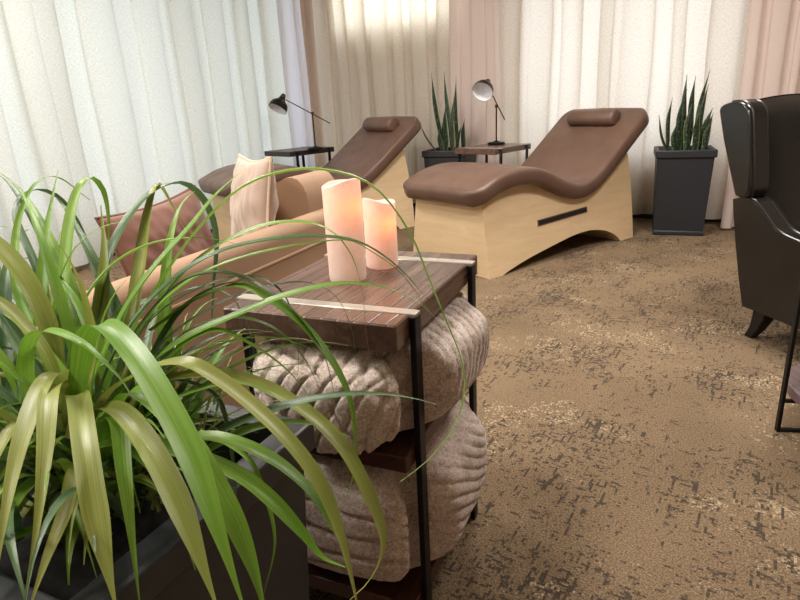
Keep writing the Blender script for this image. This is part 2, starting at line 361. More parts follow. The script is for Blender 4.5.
FRONDS = [
(0.034,1,[(-0.413,0.662,0.696),(-0.378,0.645,0.770),(-0.350,0.631,0.824),(-0.310,0.595,0.843),(-0.257,0.541,0.822),(-0.200,0.476,0.769),(-0.167,0.427,0.719),(-0.140,0.387,0.661)]),
(0.03,0,[(-0.404,0.644,0.705),(-0.383,0.626,0.745),(-0.360,0.599,0.759),(-0.323,0.530,0.743),(-0.295,0.474,0.701),(-0.265,0.421,0.635)]),
(0.03,0,[(-0.392,0.640,0.693),(-0.352,0.613,0.737),(-0.307,0.576,0.753),(-0.255,0.516,0.748),(-0.210,0.462,0.711),(-0.168,0.403,0.646)]),
(0.02,1,[(-0.467,0.681,0.688),(-0.454,0.664,0.765),(-0.426,0.648,0.813),(-0.387,0.622,0.830),(-0.333,0.588,0.823),(-0.291,0.559,0.799),(-0.271,0.542,0.779)]),
(0.022,0,[(-0.410,0.662,0.696),(-0.398,0.652,0.761),(-0.395,0.606,0.779),(-0.385,0.533,0.751),(-0.379,0.476,0.705),(-0.381,0.433,0.641)]),
(0.02,0,[(-0.421,0.658,0.684),(-0.400,0.639,0.754),(-0.379,0.583,0.775),(-0.357,0.519,0.741),(-0.349,0.472,0.695),(-0.352,0.433,0.640)]),
(0.022,2,[(-0.429,0.711,0.654),(-0.424,0.786,0.783),(-0.414,0.858,0.872),(-0.387,0.940,0.929),(-0.349,0.987,0.943),(-0.317,0.998,0.913),(-0.301,0.988,0.852),(-0.311,0.959,0.766),(-0.320,0.928,0.671)]),
(0.02,1,[(-0.467,0.725,0.693),(-0.473,0.809,0.821),(-0.478,0.882,0.914),(-0.471,0.917,0.955),(-0.458,0.930,0.962),(-0.446,0.933,0.939),(-0.441,0.917,0.891),(-0.447,0.895,0.825)]),
(0.022,0,[(-0.385,0.715,0.664),(-0.384,0.786,0.750),(-0.382,0.855,0.833),(-0.382,0.920,0.903),(-0.379,0.965,0.942),(-0.380,0.995,0.935),(-0.372,1.005,0.904),(-0.361,1.013,0.862)]),
(0.022,1,[(-0.418,0.698,0.676),(-0.379,0.767,0.758),(-0.312,0.844,0.862),(-0.239,0.910,0.935),(-0.160,0.949,0.958),(-0.085,0.968,0.949),(-0.026,0.968,0.918),(0.022,0.955,0.848),(0.050,0.920,0.775),(0.071,0.881,0.720),(0.090,0.842,0.668),(0.089,0.808,0.626),(0.072,0.785,0.589),(0.032,0.761,0.550),(-0.014,0.742,0.525)]),
(0.017,1,[(-0.405,0.697,0.675),(-0.363,0.748,0.765),(-0.311,0.797,0.817),(-0.248,0.837,0.843),(-0.165,0.863,0.856),(-0.116,0.884,0.856),(-0.071,0.894,0.853),(-0.035,0.896,0.830),(0.002,0.887,0.801),(0.038,0.861,0.754),(0.061,0.839,0.720)]),
(0.026,2,[(-0.408,0.676,0.673),(-0.372,0.703,0.756),(-0.339,0.742,0.808),(-0.292,0.776,0.847),(-0.239,0.814,0.868),(-0.166,0.838,0.875),(-0.097,0.857,0.869),(-0.047,0.862,0.854),(0.002,0.850,0.817),(0.047,0.832,0.763)]),
(0.017,1,[(-0.394,0.723,0.690),(-0.362,0.780,0.766),(-0.299,0.837,0.841),(-0.230,0.870,0.877),(-0.165,0.884,0.889),(-0.107,0.890,0.876),(-0.071,0.878,0.838),(-0.056,0.860,0.783),(-0.053,0.831,0.729),(-0.047,0.807,0.688)]),
(0.018,2,[(-0.393,0.688,0.680),(-0.359,0.739,0.768),(-0.303,0.780,0.829),(-0.254,0.804,0.839),(-0.209,0.809,0.822),(-0.163,0.808,0.787),(-0.115,0.779,0.731),(-0.095,0.736,0.666),(-0.087,0.706,0.606)]),
(0.019,1,[(-0.391,0.658,0.683),(-0.348,0.695,0.731),(-0.289,0.728,0.769),(-0.228,0.756,0.788),(-0.157,0.783,0.806),(-0.083,0.806,0.812),(-0.020,0.813,0.800),(0.022,0.816,0.778),(0.056,0.805,0.746)]),
(0.03,0,[(-0.382,0.619,0.692),(-0.334,0.618,0.755),(-0.283,0.617,0.782),(-0.240,0.609,0.790),(-0.208,0.604,0.773),(-0.171,0.594,0.743),(-0.133,0.577,0.709),(-0.099,0.557,0.666),(-0.077,0.531,0.618),(-0.066,0.510,0.571),(-0.059,0.492,0.534)]),
(0.024,0,[(-0.366,0.657,0.682),(-0.318,0.683,0.728),(-0.265,0.696,0.735),(-0.221,0.704,0.727),(-0.167,0.697,0.705),(-0.115,0.676,0.674),(-0.078,0.654,0.639),(-0.055,0.631,0.602),(-0.039,0.617,0.560),(-0.036,0.602,0.531),(-0.052,0.587,0.500),(-0.081,0.570,0.482)]),
(0.019,1,[(-0.336,0.752,0.776),(-0.270,0.775,0.813),(-0.218,0.788,0.822),(-0.176,0.790,0.797),(-0.135,0.788,0.757),(-0.097,0.762,0.711),(-0.075,0.736,0.665),(-0.070,0.708,0.611),(-0.076,0.684,0.573),(-0.096,0.663,0.540),(-0.131,0.644,0.513)]),
(0.024,1,[(-0.372,0.598,0.692),(-0.305,0.583,0.710),(-0.242,0.569,0.700),(-0.187,0.557,0.680),(-0.150,0.543,0.655),(-0.118,0.527,0.624),(-0.096,0.514,0.600),(-0.072,0.510,0.588)]),
(0.022,1,[(-0.359,0.618,0.691),(-0.269,0.600,0.700),(-0.215,0.591,0.705),(-0.162,0.580,0.688),(-0.120,0.566,0.659),(-0.090,0.544,0.624),(-0.070,0.525,0.584),(-0.062,0.504,0.536)]),
(0.02,1,[(-0.354,0.657,0.681),(-0.302,0.702,0.753),(-0.249,0.732,0.779),(-0.207,0.736,0.761),(-0.152,0.731,0.714),(-0.108,0.710,0.651)]),
(0.013,2,[(-0.395,0.715,0.665),(-0.340,0.783,0.742),(-0.266,0.818,0.785),(-0.202,0.844,0.800),(-0.140,0.855,0.802),(-0.096,0.848,0.781),(-0.073,0.822,0.734),(-0.069,0.794,0.680)]),
(0.011,2,[(-0.428,0.760,0.673),(-0.380,0.818,0.753),(-0.318,0.854,0.799),(-0.262,0.862,0.790),(-0.231,0.847,0.746),(-0.219,0.818,0.688),(-0.210,0.792,0.643)]),
(0.011,2,[(-0.411,0.742,0.681),(-0.356,0.803,0.772),(-0.282,0.837,0.810),(-0.218,0.850,0.817),(-0.175,0.843,0.795),(-0.153,0.817,0.749),(-0.151,0.787,0.691),(-0.161,0.760,0.641)]),
(0.01,1,[(-0.345,0.705,0.697),(-0.303,0.747,0.762),(-0.247,0.774,0.780),(-0.193,0.781,0.769),(-0.149,0.770,0.736),(-0.118,0.743,0.686),(-0.107,0.719,0.645)]),
(0.008,2,[(-0.381,0.723,0.689),(-0.309,0.721,0.716),(-0.247,0.705,0.698),(-0.225,0.669,0.652),(-0.215,0.628,0.592),(-0.214,0.596,0.529)]),
(0.006,1,[(-0.241,0.620,0.697),(-0.188,0.601,0.672),(-0.170,0.590,0.638),(-0.156,0.562,0.584),(-0.171,0.533,0.528)]),
(0.024,0,[(-0.440,0.676,0.675),(-0.444,0.712,0.784),(-0.468,0.735,0.851),(-0.510,0.761,0.899),(-0.554,0.784,0.936)]),
(0.026,0,[(-0.416,0.658,0.684),(-0.424,0.667,0.775),(-0.451,0.674,0.826),(-0.478,0.674,0.858),(-0.506,0.667,0.868)]),
(0.018,1,[(-0.424,0.742,0.682),(-0.466,0.824,0.802),(-0.528,0.896,0.892),(-0.581,0.946,0.947),(-0.639,0.980,0.985)]),
(0.014,2,[(-0.463,0.760,0.674),(-0.499,0.843,0.797),(-0.547,0.913,0.881),(-0.615,0.979,0.952),(-0.659,1.008,0.975)]),
(0.012,2,[(-0.484,0.761,0.675),(-0.527,0.853,0.826),(-0.584,0.924,0.912),(-0.583,0.976,0.943),(-0.547,0.992,0.926),(-0.515,0.982,0.865),(-0.495,0.953,0.778)]),
(0.014,1,[(-0.447,0.724,0.693),(-0.532,0.806,0.811),(-0.554,0.862,0.885),(-0.549,0.900,0.937),(-0.537,0.930,0.963),(-0.518,0.951,0.962),(-0.478,0.949,0.926)]),
(0.017,1,[(-0.471,0.694,0.666),(-0.495,0.773,0.776),(-0.507,0.847,0.872),(-0.515,0.910,0.934),(-0.520,0.955,0.974)]),
(0.022,0,[(-0.422,0.715,0.666),(-0.417,0.786,0.782),(-0.421,0.846,0.868),(-0.432,0.886,0.926)]),
(0.02,1,[(-0.461,0.720,0.681),(-0.446,0.777,0.787),(-0.411,0.817,0.845),(-0.354,0.848,0.874),(-0.278,0.859,0.875),(-0.199,0.852,0.854)]),
(0.024,1,[(-0.432,0.685,0.669),(-0.391,0.699,0.745),(-0.351,0.711,0.813),(-0.311,0.729,0.864),(-0.261,0.756,0.914),(-0.231,0.777,0.947),(-0.195,0.808,0.976)]),
(0.02,1,[(-0.398,0.654,0.672),(-0.375,0.680,0.780),(-0.351,0.687,0.834),(-0.324,0.687,0.864)]),
(0.022,0,[(-0.411,0.645,0.678),(-0.375,0.670,0.784),(-0.373,0.680,0.844),(-0.378,0.681,0.881),(-0.394,0.691,0.910)]),
(0.02,2,[(-0.351,0.675,0.671),(-0.329,0.721,0.746),(-0.294,0.760,0.799),(-0.245,0.789,0.823),(-0.190,0.799,0.824)]),
(0.016,1,[(-0.348,0.657,0.681),(-0.290,0.668,0.713),(-0.237,0.682,0.724),(-0.193,0.681,0.722),(-0.144,0.674,0.699)]),
(0.018,0,[(-0.406,0.615,0.682),(-0.420,0.600,0.732),(-0.424,0.570,0.737),(-0.426,0.531,0.714),(-0.430,0.492,0.660)]),
(0.018,0,[(-0.367,0.594,0.681),(-0.351,0.547,0.698),(-0.346,0.509,0.678),(-0.356,0.477,0.645),(-0.372,0.451,0.599)]),
(0.018,1,[(-0.361,0.607,0.658),(-0.337,0.599,0.727),(-0.303,0.563,0.746),(-0.285,0.520,0.713),(-0.271,0.481,0.659),(-0.262,0.452,0.603)]),
(0.016,1,[(-0.376,0.629,0.658),(-0.324,0.614,0.678),(-0.282,0.587,0.660),(-0.255,0.554,0.624),(-0.237,0.528,0.578)]),
(0.024,1,[(-0.369,0.636,0.681),(-0.327,0.636,0.743),(-0.285,0.606,0.748),(-0.232,0.564,0.717),(-0.192,0.526,0.667),(-0.166,0.498,0.614),(-0.149,0.470,0.563)])]
# ------------------------------------------------------------------ the room
C0 = Vector((-.8337, 6.8969, 0)); RZ = radians(-32.26)
DD = Vector((cos(RZ), sin(RZ), 0)); LL = Vector((sin(RZ), -cos(RZ), 0))
def RW(p, q, z): return C0 + DD*p + LL*q + Vector((0, 0, z))
def in_room(o):
    o.location = C0; o.rotation_euler = (0, 0, RZ); return o
PX, QY, HZ = 7.6, 8.6, 2.62
def rbox(bm, p0, p1, q0, q1, z0, z1): box(bm, p0, p1, -q1, -q0, z0, z1)

bm = bmesh.new(); rbox(bm, -.15, PX+.15, -.15, QY+.15, -.12, 0)
struct(in_room(mesh_obj('floor', bm, M['carpet'])))
bm = bmesh.new(); rbox(bm, -.15, PX+.15, -.15, QY+.15, HZ, HZ+.12)
struct(in_room(mesh_obj('ceiling', bm, M['ceiling'])))
W1 = (.42, 1.80, 1.70, 2.36); W2 = (2.32, 4.05, .52, 2.36); W3 = (.25, 5.6, .22, 2.42)
def wall_with_openings(name, run0, run1, ops, along_p):
    bm = bmesh.new()
    def put(a0, a1, z0, z1):
        if a1-a0 < 1e-4 or z1-z0 < 1e-4: return
        if along_p: rbox(bm, a0, a1, -.15, 0, z0, z1)
        else: rbox(bm, -.15, 0, a0, a1, z0, z1)
    x = run0
    for a0, a1, z0, z1 in ops:
        put(x, a0, 0, HZ); put(a0, a1, 0, z0); put(a0, a1, z1, HZ); x = a1
    put(x, run1, 0, HZ)
    return struct(in_room(mesh_obj(name, bm, M['wall'], smooth=False)))
wall_with_openings('wall_back', -.15, PX+.15, [W1, W2], True)
wall_with_openings('wall_left', 0, QY+.15, [W3], False)
bm = bmesh.new(); rbox(bm, PX, PX+.15, 0, QY+.15, 0, HZ); struct(in_room(mesh_obj('wall_right', bm, M['wall'], smooth=False)))
bm = bmesh.new(); rbox(bm, 0, PX, QY, QY+.15, 0, HZ); struct(in_room(mesh_obj('wall_front', bm, M['wall'], smooth=False)))
def window(name, op, along_p, panes):
    a0, a1, z0, z1 = op; bm = bmesh.new()
    def put(b, x0, x1, za, zb, d0=-.10, d1=-.04):
        if along_p: rbox(b, x0, x1, d0, d1, za, zb)
        else: rbox(b, d0, d1, x0, x1, za, zb)
    f = .05
    put(bm, a0, a1, z0, z0+f); put(bm, a0, a1, z1-f, z1); put(bm, a0, a0+f, z0+f, z1-f); put(bm, a1-f, a1, z0+f, z1-f)
    for k in range(1, panes):
        x = a0+(a1-a0)*k/panes; put(bm, x-f/2, x+f/2, z0+f, z1-f)
    fr = struct(in_room(mesh_obj(name, bm, M['wframe'], smooth=False)))
    bm = bmesh.new(); put(bm, a0+f*.5, a1-f*.5, z0+f*.5, z1-f*.5, -.075, -.065)
    g = mesh_obj('pane', bm, M['glass'], fr, smooth=False)
    return fr
window('window_1', W1, True, 1); window('window_2', W2, True, 2); window('window_3', W3, False, 4)
bm = bmesh.new(); rbox(bm, .02, PX, .0, .015, 0, .10); struct(in_room(mesh_obj('baseboard_back', bm, M['base'], smooth=False)))
bm = bmesh.new(); rbox(bm, 0, .015, .02, QY, 0, .10); struct(in_room(mesh_obj('baseboard_left', bm, M['base'], smooth=False)))

# ------------------------------------------------------------------ curtains
def curtain(name, label, group, along_p, s0, s1, base, mat, amp=.05, sp=(.07, .15), seed=0, zb=.045, zt=2.5, omega=.27):
    rnd = random.Random(seed)
    segs = []; x = s0; sg = 1          # half waves: start, length, sign, depth, back-fold
    while x < s1-.03:
        h = min(rnd.uniform(*sp)*(1.15 if sg > 0 else .75), s1-x)
        if s1-x-h < .04: h = s1-x
        segs.append((x, h, sg, rnd.uniform(.45, 1.0), rnd.uniform(.3, 1.0)*omega)); x += h; sg = -sg
    cols = []
    for (x, h, sg, dep, om) in segs:
        m = max(8, int(h/.007))
        for i in range(m):
            ph = pi*i/m
            cols.append((x+h*i/m, x+h*i/m+om*h*sin(2*ph-pi)*-1*(-1), sg*dep*sin(ph)**.85, h))
    cols.append((s1, s1, 0, .1))
    rows = 18; verts = []; uvs = []; faces = []; n = len(cols)-1
    arc = [0]
    for c0, c1 in zip(cols, cols[1:]): arc.append(arc[-1]+math.hypot(c1[1]-c0[1], amp*(c1[2]-c0[2])))
    for j in range(rows+1):
        v = j/rows; z = zb+(zt-zb)*v
        for i, (t, xx, dd, h) in enumerate(cols):
            k = 1.15-.30*v
            wob = .010*sin(1.7*z+t*2.3+seed)+.005*sin(4.1*z+t*9+seed*2)
            d = base+amp*k*dd+.008*sin(t*2.3+seed+z)
            ss = t+(xx-t)*(.8+.4*v)+wob
            verts.append((ss, -d, z) if along_p else (d, -ss, z)); uvs.append((arc[i], z))
    W = n+1
    for j in range(rows):
        for i in range(n): faces.append((j*W+i, j*W+i+1, (j+1)*W+i+1, (j+1)*W+i))
    o = raw_obj(name, verts, faces, mat, uvs=uvs, recalc=False)
    in_room(o); tag(o, label, 'curtain', group)
    return o
G1 = 'linen sheer curtains'; G2 = 'pink and white drapes'
curtain('sheer_curtain', 'tall pale linen sheer glowing at the far left behind the grassy plant', G1, False, 2.99, 5.9, .20, M['sheer_cool'], .062, (.12, .26), 3, omega=.34)
curtain('sheer_curtain', 'bright linen sheer on the left wall behind the grey foot end of the lounger', G1, False, .58, 3.02, .10, M['sheer_cool'], .058, (.12, .25), 5, omega=.34)
curtain('corner_drape', 'narrow bluish white drape hanging at the room corner left of the tilted arm lamp', G2, False, .28, .62, .17, M['drape_white'], .025, (.07, .12), 8)
curtain('sheer_curtain', 'cream sheer on the back wall behind the head of the far lounger', G1, True, .20, 1.78, .10, M['sheer'], .045, (.08, .20), 11)
curtain('drape', 'pale pink drape hanging behind the desk lamp with the white shade opening', G2, True, 1.76, 2.24, .17, M['drape'], .022, (.08, .14), 14)
curtain('sheer_curtain', 'wide cream sheer on the back wall behind the head of the near lounger', G1, True, 2.22, 4.12, .09, M['sheer'], .045, (.07, .21), 17)
curtain('drape', 'pink and white drape at the back wall between the tall planter and the black armchair', G2, True, 4.10, 4.44, .30, M['drape'], .05, (.06, .10), 21, zb=.02)

# ------------------------------------------------------------------ loungers
PADPATH = [(-.105, .478), (.0, .515), (.10, .553), (.25, .577), (.40, .572), (.52, .540), (.63, .492), (.74, .446), (.85, .421), (.95, .424), (1.06, .462),
           (1.20, .552), (1.36, .668), (1.52, .783), (1.665, .888)]
def lounger(label):
    r = thing('relaxation_lounger', label, 'lounger', group='brown padded loungers on birch bases')
    # base: side profile with arched bottom, splayed sides
    def hw(z): return .372-.145*z
    arch = [(0, 0), (.11, 0), (.16, .016), (.26, .040), (.37, .062), (.52, .086), (.68, .110), (.80, .126), (.90, .134), (1.0, .134), (1.1, .122), (1.19, .100), (1.27, .066), (1.32, .034), (1.35, 0), (1.513, 0)]
    rear = [(1.522, .2), (1.522, .4), (1.505, .6), (1.48, .70)]
    under = []
    for p in catmull([(u, z, 0) for u, z in PADPATH], 40):
        if .0 < p.x < 1.42: under.append((p.x, p.y-.035))
    front = [(-.0, .46)]
    poly = arch+rear+under[::-1]+front
    bm = bmesh.new(); prism(bm, poly, lambda u, z, s: (u, s*hw(z), z))
    mesh_obj('base', bm, M['birch'], r, angle=25)
    # dark hand slot let into the near side
    for s in (-1,):
        bm = bmesh.new()
        prism(bm, [(.47, .245), (.985, .262), (.985, .300), (.47, .283)], lambda u, z, q, s=s: (u, s*(hw(z)+(.0035 if q > 0 else -.02)), z))
        fr = mesh_obj('slot_frame', bm, M['slot_rim'], r, smooth=False)
        bm = bmesh.new()
        prism(bm, [(.48, .252), (.975, .268), (.975, .293), (.48, .277)], lambda u, z, q, s=s: (u, s*(hw(z)+(.005 if q > 0 else -.02)), z))
        mesh_obj('slot', bm, M['slot'], fr, smooth=False)
    # pad: superellipse section swept along the S path
    path = catmull([(u, z, 0) for u, z in PADPATH], 90)
    K = 56; bm = bmesh.new(); rings = []
    tot = len(path)-1; L = [0]
    for a, b in zip(path, path[1:]): L.append(L[-1]+(b-a).length)
    T = L[-1]; HW, HT, RC = .370, .050, .11
    for i, p in enumerate(path):
        tn = (path[min(i+1, tot)]-path[max(i-1, 0)]).normalized(); nx, nz = -tn.y, tn.x
        e = min(L[i], T-L[i])
        w = HW if e > RC else HW-RC+math.sqrt(max(0, RC*RC-(RC-e)**2))
        w = max(w, HW-RC)
        th = HT*(1 if e > .028 else .42+.58*math.sqrt(max(0, 1-((.028-e)/.028)**2)))
        ring = []
        for k in range(K):
            a = 2*pi*k/K; ca, sa = cos(a), sin(a)
            y = math.copysign(abs(ca)**(2/14), ca)*w
            h = math.copysign(abs(sa)**(2/2.6), sa)*th
            # flat section with rounded edges
            yy = max(-1, min(1, y/w)); edge = max(0, (abs(yy)*w-(w-.030))/.030)
            lim = th*(.40+.60*math.sqrt(max(0, 1-edge*edge)))
            h = max(-lim, min(lim, h*1.4 if abs(h) < th else h))
            crown = .010*(1-yy*yy) if h > 0 else 0
            h += crown
            ring.append(bm.verts.new((p.x+nx*h, y, p.y+nz*h)))
        rings.append(ring)
    for a, b in zip(rings, rings[1:]):
        for k in range(K): bm.faces.new((a[k], a[(k+1) % K], b[(k+1) % K], b[k]))
    bm.faces.new(rings[0]); bm.faces.new(rings[-1][::-1])
    mesh_obj('pad', bm, M['pad'], r, angle=75)
    # bolster on the head
    i = min(range(len(path)), key=lambda k: abs(L[k]-(T-.17)))
    p = path[i]; tn = (path[i+1]-path[i-1]).normalized(); nx, nz = -tn.y, tn.x
    c = Vector((p.x+nx*.095, 0, p.y+nz*.095))
    R, hl = .066, .20
    prof = [(0, -hl), (R*.7, -hl), (R*.92, -hl+.006), (R, -hl+.02), (R, hl-.02), (R*.92, hl-.006), (R*.7, hl), (0, hl)]
    X = Vector((tn.x, 0, tn.y)); N = Vector((nx, 0, nz))
    M4 = Matrix(((X.x, N.x*.85, 0, c.x), (0, 0, 1, 0), (X.z, N.z*.85, 0, c.z), (0, 0, 0, 1)))
    lathe_obj('head_bolster', prof, M['pad'], r, 32, M4, 50)
    return r
A_CH = radians(36.66); CHN = Vector((-sin(A_CH), cos(A_CH), 0))
near = lounger('near brown lounger on a cream birch base right of the wooden table with candles')
near.location = Vector((.5494, 3.4625, 0))+CHN*.372; near.rotation_euler = (0, 0, A_CH)
far = copy_tree(near); far['label'] = 'far brown lounger behind the tan sofa with its grey foot end at the left curtain'
far.location = Vector((-1.049, 4.290, 0))+CHN*.372

# ------------------------------------------------------------------ wooden tables on iron frames
def wood_table(label, w, d, h, loc, rz, slab, shelves=(), matw='wood', ins=.072, group='wood and iron side tables', barm='bar'):
    r = thing('side_table', label, 'side table', loc, rz, group)
    x0, x1, y0, y1 = -w/2, w/2, -d/2, d/2
    bw, bt = .028, .012
    # top: three boards with the two steel bars let in between
    ys = [y0+ins, y1-ins]
    bm = bmesh.new()
    segs = [(y0, ys[0]-bw/2), (ys[0]+bw/2, ys[1]-bw/2), (ys[1]+bw/2, y1)]
    for a, b in segs: box(bm, x0, x1, a, b, h-slab, h, .003, 1)
    for y in ys: box(bm, x0+.004, x1-.004, y-bw/2, y+bw/2, h-slab+.002, h-.006)
    mesh_obj('top', bm, M[matw], r, angle=30)
    for y in ys:
        bm = bmesh.new(); box(bm, x0-bt, x1+bt, y-bw/2+.0005, y+bw/2-.0005, h-.006, h+.001, .0015, 1)
        mesh_obj('inlaid_bar', bm, M[barm], r)
        for sx in (-1, 1):
            xa = x1 if sx > 0 else x0-bt
            box_obj('leg', (xa, xa+bt, y-bw/2, y+bw/2, 0, h-.0062), M['iron'], r, .0015, 1)
    for z in shelves:
        box_obj('shelf', (x0+.002, x1-.002, y0+.02, y1-.02, z-.035, z), M['wood_shelf'], r, .003, 1)
        for y in ys: 
            pass
    return r
TY = -.4182; TA = Vector((cos(TY), sin(TY), 0)); TB = Vector((-sin(TY), cos(TY), 0))
FR = Vector((-.010, .9351, 0)); TW, TD, TH = .36, .4934, .6935
TC = FR-TA*TW/2+TB*TD/2
wood_table('rough sawn wooden table in front holding two lit candles and folded plush throws', TW, TD, TH, TC, TY, .05, (.425, .078))
wood_table('small wood topped side table between the loungers under the lamp with white shade opening', .39, .54, .66, (.835, 5.08, 0), -.7533, .045, (), 'wood', .075)
t1 = wood_table('dark topped side table near the room corner under the tilted long arm lamp', .39, .54, .66, (-.885, 5.90, 0), -.75, .045, (), 'wood_dark', .075, barm='iron')

# ------------------------------------------------------------------ plush throws
PYS = (-TD/2+.072, TD/2-.072)
def throw(name, label, x0, x1, y0, y1, z0, z1, bulge, ridges, seed, droop=0):
    """folded throw in table-local coordinates"""
    rnd = random.Random(seed)
    nu, nv = 340, 110
    cx, cy, cz = (x0+x1)/2, (y0+y1)/2, (z0+z1)/2; hx, hy, hz = (x1-x0)/2, (y1-y0)/2, (z1-z0)/2
    bm = bmesh.new(); rings = []
    from mathutils import noise as N
    def resample(fn, n, closed):
        m = 4000; pts = [fn(k/m) for k in range(m+1)]; L = [0]
        for p, q in zip(pts, pts[1:]): L.append(L[-1]+math.hypot(q[0]-p[0], q[1]-p[1]))
        out = []; i = 0
        for k in range(n if closed else n+1):
            t = L[-1]*k/n
            while i < m-1 and L[i+1] < t: i += 1
            u = (t-L[i])/max(1e-9, L[i+1]-L[i]); out.append((pts[i][0]+(pts[i+1][0]-pts[i][0])*u, pts[i][1]+(pts[i+1][1]-pts[i][1])*u))
        return out
    sp_ = lambda v, e: math.copysign(abs(v)**e, v)
    loop = resample(lambda u: (sp_(cos(2*pi*u), .42), sp_(sin(2*pi*u), .42)), nu, True)
    prof = resample(lambda u: (abs(cos(-pi/2+pi*u))**.40, sp_(sin(-pi/2+pi*u), .60)), nv, False)
    for rc, zc in prof:
        ring = []
        for lx, ly in loop:
            x, y = lx*rc, ly*rc
            P = Vector((cx+x*hx, cy+y*hy, cz+zc*hz))
            P += bulge(P, x, y, zc)
            nrm = Vector((x**3/hx, y**3/hy, zc**3/hz)); nrm = nrm.normalized() if nrm.length > 1e-6 else Vector((0, 0, 1))
            nz = N.fractal(P*8+Vector((seed, 0, 0)), 1, 2, 3)
            n2 = N.noise(P*60+Vector((0, seed, 0)))+.6*N.noise(P*120)
            P += nrm*(ridges(P, nrm)+nz*.006+n2*.0012)
            out = -(P.y-y0)
            lo = z0+.001
            if out > .006: lo -= droop*smoothstep(.004, .035, out); P.z -= droop*smoothstep(.004, .035, out)*max(0, -zc*.7+.3)
            P.z = min(max(P.z, lo), z1)
            dy = min(abs(P.y-py) for py in PYS); P.x = min(P.x, TW/2-.004+.12*smoothstep(.017, .06, dy)); P.x = max(P.x, -TW/2+.004)
            ring.append(bm.verts.new(P))
        rings.append(ring)
    for a, b in zip(rings, rings[1:]):
        for k in range(nu): bm.faces.new((a[k], a[(k+1) % nu], b[(k+1) % nu], b[k]))
    bmesh.ops.remove_doubles(bm, verts=bm.verts[:], dist=1e-5)
    o = mesh_obj(name, bm, M['throw'], angle=180)
    o.location = TC; o.rotation_euler = (0, 0, TY)
    return tag(o, label, 'throw', 'plush throws on the table shelves')
from mathutils import noise as NZ
def ridge(v, w=.03, depth=.011, sharp=.2):
    u = (v/w) % 1.0; return -depth*max(0, 1-min(u, 1-u)/sharp)**1.3
def hx_bulge(out, front):
    def f(P, x, y, zc):
        d = Vector((0, 0, 0))
        k = max(0, x)**3
        gap = 1
        for py in PYS: gap *= 1-math.exp(-((P.y-py)/.034)**2)
        d.x += k*(out*gap-.026*(1-gap))*(1-.30*abs(zc)**3)
        d.y -= max(0, -y)**3*front*(1-.5*abs(zc)**3)
        return d
    return f
def warp(P, s=6, a=.012): return a*NZ.noise(P*s)
throw('plush_throw', 'upper plush throw bundled on the shelf just below the candle table top', -TW/2+.022, TW/2-.004, -TD/2+.004, TD/2-.0, .4265, .640, hx_bulge(.072, .045),
      lambda P, n: abs(n.x)*ridge(P.y-P.z*.45+warp(P), (.030), .015, .2)+(1-abs(n.x))*(ridge(P.x*.45+.9*P.z+warp(P, 6, .045), .075, .018, .12)+ridge(P.x*.8-.55*P.z+warp(P, 9, .022)+.03, .036, .010, .16)), 3, .055)
throw('plush_throw', 'lower plush throw folded in thick layers on the bottom shelf of the candle table', -TW/2+.022, TW/2-.004, -TD/2+.004, TD/2-.0, .0795, .388, hx_bulge(.068, .02),
      lambda P, n: (1-abs(n.z))*((1-abs(n.x))*ridge(P.z+.06*P.x+warp(P, 7, .016), .050, .022, .14)+abs(n.x)*ridge(P.z+.55*P.y+warp(P, 6, .02), .030, .012, .15)), 9, .02)

# ------------------------------------------------------------------ LED candles
def candle(label, xy, rad, hgt, seed, watts):
    r = thing('pillar_candle', label, 'candle', (xy[0], xy[1], TH+.001), 0, 'lit pillar candles on the wooden table')
    rnd = random.Random(seed); K = 48
    prof = [(0, 0), (rad*.96, 0), (rad, .003)]+[(rad, hgt*k/22) for k in range(1, 22)]+[(rad, hgt), (rad*.93, hgt+.0015), (rad*.86, hgt-.004), (rad*.7, hgt-.014), (rad*.4, hgt-.020), (0, hgt-.021)]
    bm = bmesh.new(); lathe(bm, prof, K)
    a0 = rnd.uniform(0, 6.28)
    for v in bm.verts:
        a = math.atan2(v.co.y, v.co.x); k = smoothstep(hgt*.8, hgt, v.co.z)*min(1, v.co.xy.length/rad)
        v.co.z += k*(.006*cos(a-a0)+.004*cos(2*a+seed)-.004)
    o = mesh_obj('wax', bm, M['wax'], r, angle=50)
    tube_obj('wick', [(0, 0, hgt-.021), (.001, 0, hgt-.012)], .0012, M['slot'], r, 6)
    ld = bpy.data.lights.new('candle_flame', 'POINT'); ld.energy = watts; ld.color = (1, .19, .012); ld.shadow_soft_size = .006
    lo = bpy.data.objects.new('candle_flame', ld); link(lo, r); lo.location = (rad*.30, -rad*.25, hgt-.050)
    return r
candle('taller ivory pillar candle glowing orange at the top, on the left', (-.108, 1.232), .0395, .208, 2, .08)
candle('shorter ivory pillar candle glowing orange at the top, on the right', (-.036, 1.325), .0365, .152, 5, .08)

